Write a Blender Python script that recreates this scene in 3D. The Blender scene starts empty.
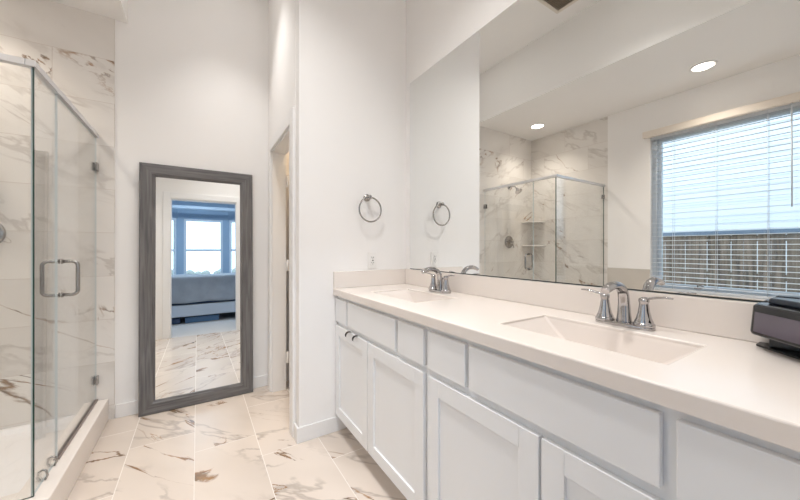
import bpy, bmesh, math, random
from mathutils import Vector, Matrix
random.seed(7)
PI = math.pi
scene = bpy.context.scene
COL = scene.collection

# ------------------------------------------------------------------ camera, world, exposure
YAW = 0.5669
F_PX, CY, EYE = 318.15, 248.6, 1.19
cam_data = bpy.data.cameras.new('camera')
cam_data.sensor_width = 36.0
cam_data.lens = F_PX / 800.0 * 36.0
cam_data.shift_y = -(250.0 - CY) / 800.0
cam_data.clip_start = 0.02
cam = bpy.data.objects.new('camera', cam_data)
cam.location = (0, 0, EYE)
cam.rotation_euler = (PI / 2, 0, -YAW)
COL.objects.link(cam)
scene.camera = cam

world = bpy.data.worlds.new('sky')
scene.world = world
world.use_nodes = True
bg = world.node_tree.nodes['Background']
bg.inputs[0].default_value = (0.66, 0.80, 0.95, 1)
bg.inputs[1].default_value = 3.0

CAN_WARM = (1.0, 0.90, 0.79)
CAN_STRENGTH = 12.0
CAN_WATTS = 85.0
FILL_WARM = (1.0, 0.975, 0.955)
FILL_STRENGTH = 12.0
FILL_WATTS = (74.0, 95.0, 160.0)
FILL_CONE = (115, 84, 118)
BED_FILL_COOL = (0.72, 0.86, 1.0)
BED_FILL_STRENGTH = 75.0
CLOSET_STRENGTH = 60.0

scene.view_settings.view_transform = 'Standard'
scene.view_settings.look = 'None'
scene.view_settings.gamma = 1.0
scene.view_settings.use_curve_mapping = False
scene.view_settings.exposure = 0.06
try:
    scene.cycles.max_bounces = 16
    scene.cycles.diffuse_bounces = 8
    scene.cycles.glossy_bounces = 8
    scene.cycles.transparent_max_bounces = 24
    scene.cycles.use_denoising = True
    scene.cycles.sample_clamp_indirect = 6.0
    scene.cycles.caustics_reflective = True
except Exception:
    pass

# ------------------------------------------------------------------ plan of the room (metres)
XM = 1.315      # wall behind the vanity
XW = -1.59      # wall with the window
YF = 2.96       # far wall
YN = -0.05      # wall with the doorway, room face
YP = 1.98       # wing wall face (towel ring)
XP = 0.522      # wall with the small closet door
XT = -0.49      # edge of shower tile
XS = -0.42      # soffit face
ZL, ZH = 2.796, 3.41
ZC, ZSP = 0.9315, 1.04
XCF = 0.745     # counter front
XG, YC = -0.585, 1.95   # shower glass

# ------------------------------------------------------------------ helpers
def srgb(r, g, b):
    def f(c):
        c /= 255.0
        return c / 12.92 if c <= 0.04045 else ((c + 0.055) / 1.055) ** 2.4
    return (f(r), f(g), f(b), 1)

def new_mat(name):
    m = bpy.data.materials.new(name)
    m.use_nodes = True
    return m, m.node_tree.nodes, m.node_tree.links, m.node_tree.nodes['Principled BSDF']

def plain(name, col, rough=0.5, metal=0.0, spec=0.5, coat=0.0, bump=0.0, bump_scale=200.0, var=0.0):
    m, N, L, p = new_mat(name)
    p.inputs['Base Color'].default_value = col
    p.inputs['Roughness'].default_value = rough
    p.inputs['Metallic'].default_value = metal
    p.inputs['Specular IOR Level'].default_value = spec
    p.inputs['Coat Weight'].default_value = coat
    tc = N.new('ShaderNodeTexCoord')
    if var > 0:
        n = N.new('ShaderNodeTexNoise'); n.inputs['Scale'].default_value = 6.0; n.inputs['Detail'].default_value = 4
        L.new(tc.outputs['Object'], n.inputs['Vector'])
        mx = N.new('ShaderNodeMixRGB'); mx.blend_type = 'MIX'
        mx.inputs[1].default_value = tuple(c * (1 - var) for c in col[:3]) + (1,)
        mx.inputs[2].default_value = tuple(min(1, c * (1 + var)) for c in col[:3]) + (1,)
        L.new(n.outputs['Fac'], mx.inputs[0]); L.new(mx.outputs[0], p.inputs['Base Color'])
    if bump > 0:
        n = N.new('ShaderNodeTexNoise'); n.inputs['Scale'].default_value = bump_scale; n.inputs['Detail'].default_value = 3
        L.new(tc.outputs['Object'], n.inputs['Vector'])
        b = N.new('ShaderNodeBump'); b.inputs['Strength'].default_value = bump; b.inputs['Distance'].default_value = 0.002
        L.new(n.outputs['Fac'], b.inputs['Height']); L.new(b.outputs['Normal'], p.inputs['Normal'])
    return m

def emit(name, col, s):
    m, N, L, p = new_mat(name)
    p.inputs['Base Color'].default_value = (0.9, 0.9, 0.9, 1)
    p.inputs['Emission Color'].default_value = tuple(col) + (1,)
    p.inputs['Emission Strength'].default_value = s
    return m

def glass(name, tint=(0.988, 0.994, 0.992), ior=1.65):
    m, N, L, p = new_mat(name)
    N.remove(p)
    out = N['Material Output']
    geo = N.new('ShaderNodeNewGeometry')
    mp = N.new('ShaderNodeMapRange')
    mp.inputs[3].default_value = ior; mp.inputs[4].default_value = 1 / ior
    L.new(geo.outputs['Backfacing'], mp.inputs[0])
    fr = N.new('ShaderNodeFresnel'); L.new(mp.outputs[0], fr.inputs['IOR'])
    t = N.new('ShaderNodeBsdfTransparent'); t.inputs[0].default_value = tuple(tint) + (1,)
    g = N.new('ShaderNodeBsdfGlossy'); g.inputs['Roughness'].default_value = 0.0
    mix = N.new('ShaderNodeMixShader')
    L.new(fr.outputs[0], mix.inputs[0]); L.new(t.outputs[0], mix.inputs[1]); L.new(g.outputs[0], mix.inputs[2])
    L.new(mix.outputs[0], out.inputs['Surface'])
    return m

def math_node(N, L, op, a, b=None, c=None):
    n = N.new('ShaderNodeMath'); n.operation = op
    for i, x in enumerate((a, b, c)):
        if x is None: continue
        if isinstance(x, (int, float)): n.inputs[i].default_value = x
        else: L.new(x, n.inputs[i])
    return n.outputs[0]

def marble(name, ax, tw, th, ou, ov, stagger, base, grout, ang=0.6, gw=0.004, rough=0.25, dens=0.5, vein=1.0, seed=0.0, scale=1.0, swap=False):
    """large porcelain marble tiles: ax picks the two object axes laid out as u and v"""
    m, N, L, p = new_mat(name)
    M = lambda op, a, b=None, c=None: math_node(N, L, op, a, b, c)
    tc = N.new('ShaderNodeTexCoord')
    sx = N.new('ShaderNodeSeparateXYZ'); L.new(tc.outputs['Object'], sx.inputs[0])
    u = sx.outputs[ax[0]]; v = sx.outputs[ax[1]]
    rv = M('DIVIDE', M('SUBTRACT', v, ov), th)
    row = M('FLOOR', rv)
    ru = M('ADD', M('DIVIDE', M('SUBTRACT', u, ou), tw), M('MULTIPLY', row, stagger))
    colm = M('FLOOR', ru)
    fu = M('FRACT', ru); fv = M('FRACT', rv)
    du = M('MULTIPLY', M('MINIMUM', fu, M('SUBTRACT', 1.0, fu)), tw)
    dv = M('MULTIPLY', M('MINIMUM', fv, M('SUBTRACT', 1.0, fv)), th)
    gm = M('LESS_THAN', M('MINIMUM', du, dv), gw / 2)
    cb = N.new('ShaderNodeCombineXYZ'); L.new(colm, cb.inputs[0]); L.new(row, cb.inputs[1]); cb.inputs[2].default_value = seed
    wn = N.new('ShaderNodeTexWhiteNoise'); wn.noise_dimensions = '3D'; L.new(cb.outputs[0], wn.inputs['Vector'])
    off = N.new('ShaderNodeVectorMath'); off.operation = 'SCALE'; off.inputs['Scale'].default_value = 23.0
    L.new(wn.outputs['Color'], off.inputs[0])
    ca, sa = math.cos(ang), math.sin(ang)
    # a = along the veins, b = across
    aa = M('ADD', M('MULTIPLY', u, ca), M('MULTIPLY', v, sa))
    bb = M('SUBTRACT', M('MULTIPLY', v, ca), M('MULTIPLY', u, sa))
    pv = N.new('ShaderNodeCombineXYZ')
    L.new(M('MULTIPLY', aa, 0.75 * scale), pv.inputs[0]); L.new(M('MULTIPLY', bb, 1.9 * scale), pv.inputs[1])
    ad = N.new('ShaderNodeVectorMath'); ad.operation = 'ADD'
    L.new(pv.outputs[0], ad.inputs[0]); L.new(off.outputs[0], ad.inputs[1])
    def noise(sc, det, dist, rg=0.55, shift=0.0):
        n = N.new('ShaderNodeTexNoise'); n.noise_dimensions = '3D'
        n.inputs['Scale'].default_value = sc; n.inputs['Detail'].default_value = det
        n.inputs['Roughness'].default_value = rg; n.inputs['Distortion'].default_value = dist
        if shift:
            s = N.new('ShaderNodeVectorMath'); s.operation = 'ADD'; s.inputs[1].default_value = (shift, shift * 0.7, shift * 1.3)
            L.new(ad.outputs[0], s.inputs[0]); L.new(s.outputs[0], n.inputs['Vector'])
        else:
            L.new(ad.outputs[0], n.inputs['Vector'])
        return n.outputs['Fac']
    def smooth(x, lo, hi, a=0.0, b=1.0):
        r = N.new('ShaderNodeMapRange'); r.interpolation_type = 'SMOOTHSTEP'
        L.new(x, r.inputs[0])
        for i, q in ((1, lo), (2, hi), (3, a), (4, b)):
            if isinstance(q, (int, float)): r.inputs[i].default_value = q
            else: L.new(q, r.inputs[i])
        return r.outputs[0]
    ridge = M('ABSOLUTE', M('SUBTRACT', noise(0.8, 8, 0.9), 0.5))
    mask = smooth(noise(1.2, 3, 0.3, shift=11.0), dens - 0.05, dens + 0.14)
    width = M('ADD', 0.004, M('MULTIPLY', M('POWER', mask, 2.0), M('MULTIPLY', smooth(noise(5.0, 3, 0.2, shift=21.0), 0.4, 0.7), 0.022)))
    line = M('MULTIPLY', M('SUBTRACT', 1.0, smooth(ridge, 0.0, width)), M('MULTIPLY', mask, vein))
    ridge2 = M('ABSOLUTE', M('SUBTRACT', noise(1.7, 5, 0.4, shift=31.0), 0.5))
    line2 = M('MULTIPLY', M('SUBTRACT', 1.0, smooth(ridge2, 0.0, 0.03)), M('MULTIPLY', smooth(noise(1.3, 2, 0, shift=47.0), 0.42, 0.62), 0.38 * vein))
    cloud = smooth(noise(1.1, 3, 0.2, shift=63.0), 0.35, 0.75)
    c1 = N.new('ShaderNodeMixRGB'); c1.inputs[1].default_value = base
    c1.inputs[2].default_value = tuple(b * k for b, k in zip(base[:3], (0.86, 0.85, 0.84))) + (1,)
    L.new(cloud, c1.inputs[0])
    c2 = N.new('ShaderNodeMixRGB'); c2.inputs[2].default_value = srgb(150, 138, 128)
    L.new(line2, c2.inputs[0]); L.new(c1.outputs[0], c2.inputs[1])
    # vein colour runs from grey brown to golden brown
    vc = N.new('ShaderNodeMixRGB'); vc.inputs[1].default_value = srgb(112, 96, 82); vc.inputs[2].default_value = srgb(158, 120, 82)
    L.new(smooth(noise(9.0, 4, 0.5, shift=5.0), 0.35, 0.65), vc.inputs[0])
    c3 = N.new('ShaderNodeMixRGB'); L.new(line, c3.inputs[0]); L.new(c2.outputs[0], c3.inputs[1]); L.new(vc.outputs[0], c3.inputs[2])
    c4 = N.new('ShaderNodeMixRGB'); c4.inputs[2].default_value = grout
    L.new(gm, c4.inputs[0]); L.new(c3.outputs[0], c4.inputs[1])
    L.new(c4.outputs[0], p.inputs['Base Color'])
    L.new(M('ADD', rough, M('MULTIPLY', gm, 0.5)), p.inputs['Roughness'])
    b = N.new('ShaderNodeBump'); b.inputs['Strength'].default_value = 0.3; b.inputs['Distance'].default_value = 0.001; b.invert = True
    L.new(gm, b.inputs['Height']); L.new(b.outputs['Normal'], p.inputs['Normal'])
    return m

def wood(name, c1, c2, axis, rough=0.6, sc=1.0):
    m, N, L, p = new_mat(name)
    tc = N.new('ShaderNodeTexCoord'); mp = N.new('ShaderNodeMapping')
    s = [60.0 * sc] * 3; s[axis] = 3.0 * sc
    mp.inputs['Scale'].default_value = s
    L.new(tc.outputs['Object'], mp.inputs[0])
    n = N.new('ShaderNodeTexNoise'); n.inputs['Scale'].default_value = 1.0; n.inputs['Detail'].default_value = 6; n.inputs['Distortion'].default_value = 0.6
    L.new(mp.outputs[0], n.inputs['Vector'])
    r = N.new('ShaderNodeValToRGB'); r.color_ramp.elements[0].position = 0.3; r.color_ramp.elements[1].position = 0.72
    r.color_ramp.elements[0].color = c1; r.color_ramp.elements[1].color = c2
    L.new(n.outputs['Fac'], r.inputs[0]); L.new(r.outputs[0], p.inputs['Base Color'])
    p.inputs['Roughness'].default_value = rough
    b = N.new('ShaderNodeBump'); b.inputs['Strength'].default_value = 0.25; b.inputs['Distance'].default_value = 0.001
    L.new(n.outputs['Fac'], b.inputs['Height']); L.new(b.outputs['Normal'], p.inputs['Normal'])
    return m

# ---- mesh helpers (all add to a bmesh)
def add_box(bm, x0, x1, y0, y1, z0, z1, bevel=0.0, seg=2, mi=0):
    r = bmesh.ops.create_cube(bm, size=1.0)
    vs = r['verts']
    for v in vs:
        v.co = Vector(((x0 + x1) / 2 + v.co.x * (x1 - x0), (y0 + y1) / 2 + v.co.y * (y1 - y0), (z0 + z1) / 2 + v.co.z * (z1 - z0)))
    fs = set(f for v in vs for f in v.link_faces)
    for f in fs: f.material_index = mi
    if bevel > 0:
        es = list(set(e for v in vs for e in v.link_edges))
        bmesh.ops.bevel(bm, geom=es, offset=bevel, segments=seg, profile=0.5, affect='EDGES')
    return bm

def bx(*a, **k):
    return add_box(bmesh.new(), *a, **k)

def frame_of(d):
    d = d.normalized()
    up = Vector((0, 0, 1)) if abs(d.z) < 0.95 else Vector((1, 0, 0))
    a = d.cross(up).normalized(); b = a.cross(d).normalized()
    return a, b

def add_tube(bm, pts, rad, n=12, closed=False, caps=True, flat=1.0):
    pts = [Vector(p) for p in pts]
    rads = rad if isinstance(rad, (list, tuple)) else [rad] * len(pts)
    rings = []
    k = len(pts); prev = None
    for i, p in enumerate(pts):
        if closed: d = pts[(i + 1) % k] - pts[i - 1]
        elif i == 0: d = pts[1] - pts[0]
        elif i == k - 1: d = pts[-1] - pts[-2]
        else: d = (pts[i + 1] - p).normalized() + (p - pts[i - 1]).normalized()
        d = d.normalized()
        if prev is None: a, b = frame_of(d)
        else:
            a = (prev - d * prev.dot(d)).normalized(); b = a.cross(d).normalized()
        prev = a
        rings.append([bm.verts.new(p + a * (rads[i] * math.cos(2 * PI * j / n)) + b * (rads[i] * flat * math.sin(2 * PI * j / n))) for j in range(n)])
    for i in range(k if closed else k - 1):
        A, B = rings[i], rings[(i + 1) % k]
        for j in range(n):
            f = bm.faces.new((A[j], A[(j + 1) % n], B[(j + 1) % n], B[j])); f.smooth = True
    if caps and not closed:
        bm.faces.new(rings[0]); bm.faces.new(rings[-1])
    return bm

def add_lathe(bm, prof, c, axis='z', n=32):
    """prof: list of (radius, height) from the base along the axis"""
    c = Vector(c); rings = []
    for r, h in prof:
        ring = []
        for j in range(n):
            a = 2 * PI * j / n; x, y = r * math.cos(a), r * math.sin(a)
            q = {'z': (x, y, h), '-z': (x, -y, -h), 'x': (h, x, y), '-x': (-h, y, x), 'y': (y, h, x), '-y': (x, -h, y)}[axis]
            ring.append(bm.verts.new(c + Vector(q)))
        rings.append(ring)
    for A, B in zip(rings, rings[1:]):
        for j in range(n):
            f = bm.faces.new((A[j], A[(j + 1) % n], B[(j + 1) % n], B[j])); f.smooth = True
    bm.faces.new(rings[0]); bm.faces.new(rings[-1])
    return bm

def arc(c, r, a0, a1, n, plane='xz'):
    out = []
    for i in range(n + 1):
        a = a0 + (a1 - a0) * i / n
        x, y = r * math.cos(a), r * math.sin(a)
        out.append({'xz': (c[0] + x, c[1], c[2] + y), 'yz': (c[0], c[1] + x, c[2] + y), 'xy': (c[0] + x, c[1] + y, c[2])}[plane])
    return out

def world_loc(o):
    v = Vector((0, 0, 0))
    while o is not None:
        v += o.location; o = o.parent
    return v

def obj(name, bm, mat, parent=None, local=False, fix=True):
    if fix: bmesh.ops.recalc_face_normals(bm, faces=bm.faces[:])
    me = bpy.data.meshes.new(name); bm.to_mesh(me); bm.free()
    for m in (mat if isinstance(mat, (list, tuple)) else [mat]): me.materials.append(m)
    o = bpy.data.objects.new(name, me); COL.objects.link(o)
    if parent is not None:
        o.parent = parent
        if not local: o.location = -world_loc(parent)
    return o

def tag(o, label, cat, group=None, kind=None):
    o['label'] = label; o['category'] = cat
    if group: o['group'] = group
    if kind: o['kind'] = kind
    return o

def thing(name, label, cat, loc, group=None):
    o = bpy.data.objects.new(name, None); o.empty_display_size = 0.05
    COL.objects.link(o); o.location = loc
    return tag(o, label, cat, group)

def struct(name, bm, mat, parent=None, label=None, cat=None):
    o = obj(name, bm, mat, parent)
    if parent is None:
        o['kind'] = 'structure'
        if label: o['label'] = label; o['category'] = cat or 'wall'
    return o

def dup(root, loc, label, rotz=None):
    r = root.copy(); COL.objects.link(r); r.location = loc; r['label'] = label
    for ch in list(root.children):
        c = ch.copy(); COL.objects.link(c); c.parent = r
        for g in ch.children:
            d = g.copy(); COL.objects.link(d); d.parent = c
    if rotz is not None: r.rotation_euler.z = rotz
    return r

# ------------------------------------------------------------------ materials
M_wall = plain('wall_paint', srgb(240, 238, 236), 0.75, spec=0.25, bump=0.06, bump_scale=90)
M_ceil = plain('ceiling_paint', srgb(235, 233, 230), 0.85, spec=0.2)
M_trim = plain('trim_paint', srgb(236, 235, 234), 0.4)
M_cab = plain('cabinet_paint', srgb(232, 233, 234), 0.38)
M_dark = plain('dark_gap', srgb(28, 27, 27), 0.8)
M_quartz = plain('white_quartz', srgb(230, 222, 215), 0.22, var=0.015)
M_basin = plain('white_basin', srgb(226, 217, 210), 0.2)
M_chrome = plain('polished_chrome', srgb(186, 184, 184), 0.1, metal=1.0)
M_nickel = plain('brushed_nickel', srgb(168, 165, 162), 0.25, metal=1.0)
M_mirror = plain('mirror_silver', (0.90, 0.915, 0.91, 1), 0.0, metal=1.0)
M_mirror_edge = plain('mirror_edge', srgb(70, 76, 76), 0.2)
M_alu = plain('satin_aluminium', srgb(222, 222, 224), 0.4, metal=1.0)
M_glass = glass('clear_shower_glass')
M_gedge = plain('green_glass_edge', srgb(14, 62, 56), 0.15)
M_pane = glass('window_glass', (0.98, 0.99, 1.0), 1.45)
M_pan = plain('acrylic_pan', srgb(238, 236, 236), 0.3)
M_black = plain('black_plastic', srgb(22, 22, 25), 0.25)
M_blackm = plain('black_metal', srgb(30, 28, 28), 0.45, metal=0.6)
M_smoke = plain('smoked_plastic', srgb(82, 74, 84), 0.12, coat=0.5, var=0.25)
M_vinyl = plain('white_vinyl', srgb(225, 233, 240), 0.4)
M_blind = plain('white_blind', srgb(236, 239, 242), 0.5)
_N, _L = M_blind.node_tree.nodes, M_blind.node_tree.links
_tr = _N.new('ShaderNodeBsdfTranslucent'); _tr.inputs[0].default_value = srgb(236, 240, 244)
_mx = _N.new('ShaderNodeMixShader'); _mx.inputs[0].default_value = 0.4
_L.new(_N['Principled BSDF'].outputs[0], _mx.inputs[1]); _L.new(_tr.outputs[0], _mx.inputs[2]); _L.new(_mx.outputs[0], _N['Material Output'].inputs['Surface'])
M_valance = plain('valance', srgb(228, 218, 206), 0.5)
M_cord = plain('blind_cord', srgb(210, 216, 222), 0.7)
M_outlet = plain('outlet_plastic', srgb(238, 236, 233), 0.35)
M_slot = plain('outlet_slot', srgb(90, 88, 86), 0.6)
M_vent = plain('vent_metal', srgb(216, 208, 196), 0.5)
M_ventd = plain('vent_shadow', srgb(60, 52, 44), 0.9)
M_can = emit('can_diffuser', CAN_WARM, CAN_STRENGTH)
M_fill = emit('high_can_diffuser', FILL_WARM, FILL_STRENGTH)
M_bedfill = emit('bedroom_diffuser', BED_FILL_COOL, BED_FILL_STRENGTH)
M_closet = emit('closet_diffuser', (1.0, 0.78, 0.52), CLOSET_STRENGTH)
M_frame_v = wood('grey_oak_upright', srgb(82, 80, 80), srgb(126, 124, 124), 2)
M_frame_h = wood('grey_oak_rail', srgb(82, 80, 80), srgb(126, 124, 124), 0)
M_fence = wood('weathered_cedar', srgb(84, 72, 62), srgb(158, 138, 120), 2, 0.9, sc=0.4)
M_fcap = plain('fence_cap', srgb(112, 126, 142), 0.8, var=0.1)
M_grass = plain('dry_lawn', srgb(120, 125, 90), 0.95, var=0.3)
M_bwall = plain('bedroom_paint', srgb(168, 190, 210), 0.8)  # blue cast of the daylight put into the wall colour
M_carpet = plain('bedroom_carpet', srgb(190, 186, 182), 0.95, bump=0.6, bump_scale=300)
M_quilt = plain('grey_quilt', srgb(165, 171, 178), 0.9, bump=0.8, bump_scale=25, var=0.2)
M_bedwhite = plain('white_bed_base', srgb(206, 214, 224), 0.6)
M_navy = plain('navy_bin', srgb(44, 66, 98), 0.5)
M_blue = plain('blue_bin', srgb(84, 116, 150), 0.5)
BASE_F = srgb(216, 204, 193)
BASE_W = srgb(228, 224, 219)
M_floor = marble('marble_floor', (1, 0), 0.66, 0.328, 0.23, -0.014, 0.37, BASE_F, srgb(222, 215, 208), ang=-0.75, dens=0.44, vein=1.5, seed=3.0)
M_tile_far = marble('marble_far_wall', (0, 2), 0.61, 0.3, -0.49, 0.10, 0.5, BASE_W, srgb(205, 196, 188), ang=-0.6, gw=0.003, rough=0.4, dens=0.47, seed=9.0)
M_tile_back = marble('marble_back_wall', (1, 2), 0.61, 0.3, 0.0, 0.10, 0.5, BASE_W, srgb(205, 196, 188), ang=0.6, gw=0.003, rough=0.4, dens=0.46, seed=5.0)
M_tile_band = marble('marble_tub_band', (1, 2), 0.61, 0.3, 0.1, 0.06, 0.5, srgb(206, 200, 192), srgb(190, 184, 176), ang=0.5, gw=0.003, rough=0.15, dens=0.5, seed=14.0)

# ------------------------------------------------------------------ room shell
struct('floor', bx(XW - 0.15, XM + 0.12, -0.05, YF + 0.12, -0.1, 0), M_floor)
# far wall, painted
struct('wall_far', bx(XT, XM + 0.12, YF, YF + 0.12, 0, ZH), M_wall)
struct('wall_shower_far', bx(XW - 0.15, XT, YF - 0.008, YF + 0.12, 0, ZL), M_tile_far)
struct('wall_shower_back', bx(XW - 0.15, XW, YC - 0.045, YF - 0.008, 0, ZL), M_tile_back)
# window wall with its opening
WY0, WY1, WZ0, WZ1 = 0.15, 1.475, 0.735, 2.43
bm = bx(XW - 0.15, XW, WY1, YC - 0.045, 0, ZL)
add_box(bm, XW - 0.15, XW, YN - 0.12, WY0, 0, ZL)
add_box(bm, XW - 0.15, XW, WY0, WY1, 0, WZ0)
add_box(bm, XW - 0.15, XW, WY0, WY1, WZ1, ZL)
struct('wall_window', bm, M_wall)
bm = bx(XW, XW + 0.009, WY1, YC - 0.045, 0, 0.96)
add_box(bm, XW, XW + 0.009, YN, WY0, 0, 0.96)
add_box(bm, XW, XW + 0.009, WY0, WY1, 0, WZ0 - 0.002)
struct('trim_1', bm, M_tile_band)
# vanity wall, wing wall, closet-door wall
struct('wall_vanity', bx(XM, XM + 0.12, YN - 0.12, YF, 0, ZH), M_wall)
struct('wall_wing', bx(XP + 0.003, XM, YP, YP + 0.07, 0, ZH, bevel=0.004), M_wall)
DY0, DY1, DZ = 2.135, 2.80, 2.0
bm = bx(XP, XP + 0.11, YP + 0.07, DY0, 0, ZH)
add_box(bm, XP, XP + 0.11, DY1, YF, 0, ZH)
add_box(bm, XP, XP + 0.11, DY0, DY1, DZ, ZH)
struct('wall_closet', bm, M_wall)
# wall with the doorway the camera stands in
EX0, EX1, EZ = -0.345, 0.548, 2.10
bm = bx(XW, EX0, YN - 0.12, YN, 0, ZH)
add_box(bm, EX1, XM, YN - 0.12, YN, 0, ZH)
add_box(bm, EX0, EX1, YN - 0.12, YN, EZ, ZH)
struct('wall_doorway', bm, M_wall)
# ceilings
struct('ceiling', bx(XS, XM + 0.12, YN - 0.12, YF + 0.12, ZH, ZH + 0.1), M_ceil)
struct('ceiling_soffit', bx(XW - 0.15, XS, YN, YF, ZL, ZH + 0.1), M_ceil)
# baseboards
struct('baseboard_far', bx(XT + 0.005, XP, YF - 0.012, YF, 0, 0.095, bevel=0.003), M_trim)
struct('baseboard_wing', bx(XP - 0.012, 0.83, YP - 0.012, YP, 0, 0.095, bevel=0.003), M_trim)
struct('baseboard_closet', bx(XP - 0.012, XP, YP, DY0 - 0.0855, 0, 0.095, bevel=0.003), M_trim)
# closet door casing and jambs
bm = bx(XP - 0.018, XP, DY0 - 0.085, DY0, 0, DZ + 0.085, bevel=0.004)
add_box(bm, XP - 0.018, XP, DY1, DY1 + 0.085, 0, DZ + 0.085, bevel=0.004)
add_box(bm, XP - 0.018, XP, DY0, DY1, DZ, DZ + 0.085, bevel=0.004)
add_box(bm, XP, XP + 0.11, DY0, DY0 + 0.015, 0, DZ)
add_box(bm, XP, XP + 0.11, DY1 - 0.015, DY1, 0, DZ)
add_box(bm, XP, XP + 0.11, DY0 + 0.015, DY1 - 0.015, DZ - 0.015, DZ)
struct('trim_2', bm, M_trim)
# the closet door itself, swung back behind the jamb
bm = bx(XP + 0.134, XP + 0.60, DY1 - 0.045, DY1 - 0.01, 0.012, DZ - 0.02, bevel=0.003)
door = struct('door_1', bm, M_trim)
for z in (0.28, 1.05, 1.75):
    b2 = bx(XP + 0.106, XP + 0.145, DY1 - 0.052, DY1 - 0.044, z - 0.045, z + 0.045, bevel=0.002)
    add_tube(b2, [(XP + 0.116, DY1 - 0.053, z - 0.048), (XP + 0.116, DY1 - 0.053, z + 0.048)], 0.006, 10)
    obj('hinge', b2, M_trim, door)
# doorway casing on the room side and jambs
bm = bmesh.new()
for (y0, y1) in ((YN, YN + 0.018), (YN - 0.138, YN - 0.12)):
    add_box(bm, EX0 - 0.09, EX0, y0, y1, 0, EZ + 0.09, bevel=0.004)
    add_box(bm, EX1, EX1 + 0.09, y0, y1, 0, EZ + 0.09, bevel=0.004)
    add_box(bm, EX0, EX1, y0, y1, EZ, EZ + 0.09, bevel=0.004)
add_box(bm, EX0, EX0 + 0.012, YN - 0.12, YN, 0, EZ)
add_box(bm, EX1 - 0.012, EX1, YN - 0.12, YN, 0, EZ)
add_box(bm, EX0, EX1, YN - 0.12, YN, EZ - 0.012, EZ)
struct('trim_3', bm, M_trim)

# window: vinyl frame, sash, pane, sill
fx0, fx1 = XW - 0.12, XW - 0.056
bm = bx(fx0, fx1, WY0, WY0 + 0.045, WZ0, WZ1, bevel=0.003)
add_box(bm, fx0, fx1, WY1 - 0.045, WY1, WZ0, WZ1, bevel=0.003)
add_box(bm, fx0, fx1, WY0 + 0.045, WY1 - 0.045, WZ0, WZ0 + 0.045, bevel=0.003)
add_box(bm, fx0, fx1, WY0 + 0.045, WY1 - 0.045, WZ1 - 0.045, WZ1, bevel=0.003)
win = struct('window_1', bm, M_vinyl)
bm = bx(fx0 + 0.012, fx1 - 0.012, WY0 + 0.045, WY0 + 0.08, WZ0 + 0.045, WZ1 - 0.045, bevel=0.003)
add_box(bm, fx0 + 0.012, fx1 - 0.012, WY1 - 0.08, WY1 - 0.045, WZ0 + 0.045, WZ1 - 0.045, bevel=0.003)
add_box(bm, fx0 + 0.012, fx1 - 0.012, WY0 + 0.08, WY1 - 0.08, WZ0 + 0.045, WZ0 + 0.08, bevel=0.003)
add_box(bm, fx0 + 0.012, fx1 - 0.012, WY0 + 0.08, WY1 - 0.08, WZ1 - 0.08, WZ1 - 0.045, bevel=0.003)
obj('sash', bm, M_vinyl, win)
obj('pane', bx(fx0 + 0.028, fx0 + 0.032, WY0 + 0.075, WY1 - 0.075, WZ0 + 0.075, WZ1 - 0.075), M_pane, win)
bm = bx(fx1, fx1 + 0.02, 1.06, 1.12, WZ0 + 0.05, WZ0 + 0.066, bevel=0.004)
add_tube(bm, [(fx1 + 0.015, 1.09, WZ0 + 0.066), (fx1 + 0.03, 1.09, WZ0 + 0.09), (fx1 + 0.03, 1.04, WZ0 + 0.075)], 0.006, 8)
obj('latch', bm, M_nickel, win)
obj('sill', bx(fx1, XW + 0.012, WY0, WY1, WZ0 - 0.001, WZ0 + 0.008), M_trim, win)

# ------------------------------------------------------------------ window blind
bx_c = XW - 0.030
bl = thing('window_blind', 'wide white horizontal slat blind, slats open, on the bathroom window above the fence view', 'blind', (bx_c, (WY0 + WY1) / 2, WZ0))
by0, by1 = WY0 + 0.006, WY1 - 0.006
bm = bmesh.new()
z = 0.80; nsl = 0
while z < 2.37:
    # shallow curved slat, two strips
    t = math.radians(-4.0)
    for k in range(3):
        a0, a1 = -1 + 2 * k / 3, -1 + 2 * (k + 1) / 3
        P = []
        for a in (a0, a1):
            P.append((bx_c + a * 0.0225 * math.cos(t), z + a * 0.0225 * math.sin(t) + 0.002 * (1 - a * a)))
        vs = [bm.verts.new((P[0][0], by0, P[0][1])), bm.verts.new((P[1][0], by0, P[1][1])), bm.verts.new((P[1][0], by1, P[1][1])), bm.verts.new((P[0][0], by1, P[0][1]))]
        vb = [bm.verts.new(v.co - Vector((0, 0, 0.002))) for v in vs]
        bm.faces.new(vs); bm.faces.new(vb[::-1])
        for i in range(4):
            bm.faces.new((vs[i], vs[(i + 1) % 4], vb[(i + 1) % 4], vb[i]))
    z += 0.0475; nsl += 1
obj('slats', bm, M_blind, bl)
obj('bottom_rail', bx(bx_c - 0.025, bx_c + 0.025, by0, by1, WZ0 + 0.012, WZ0 + 0.034, bevel=0.003), M_blind, bl)
bm = bmesh.new()
for y in (0.30, 0.62, 0.95, 1.28, 1.42):
    for dx in (-0.027, 0.027):
        add_tube(bm, [(bx_c + dx, y, WZ0 + 0.03), (bx_c + dx, y, 2.40)], 0.0018, 6)
obj('ladder_cords', bm, M_cord, bl)
obj('head_rail', bx(bx_c - 0.028, bx_c + 0.028, by0, by1, 2.375, WZ1 - 0.002, bevel=0.003), M_blind, bl)
bm = bx(XW + 0.001, XW + 0.055, WY0 - 0.055, WY1 + 0.055, 2.405, 2.475, bevel=0.006)
obj('valance', bm, M_valance, bl)
bm = bmesh.new(); add_tube(bm, [(XW + 0.018, 0.485, 2.405), (XW + 0.018, 0.483, 1.54)], 0.005, 8)
obj('wand', bm, M_cord, bl)

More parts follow.
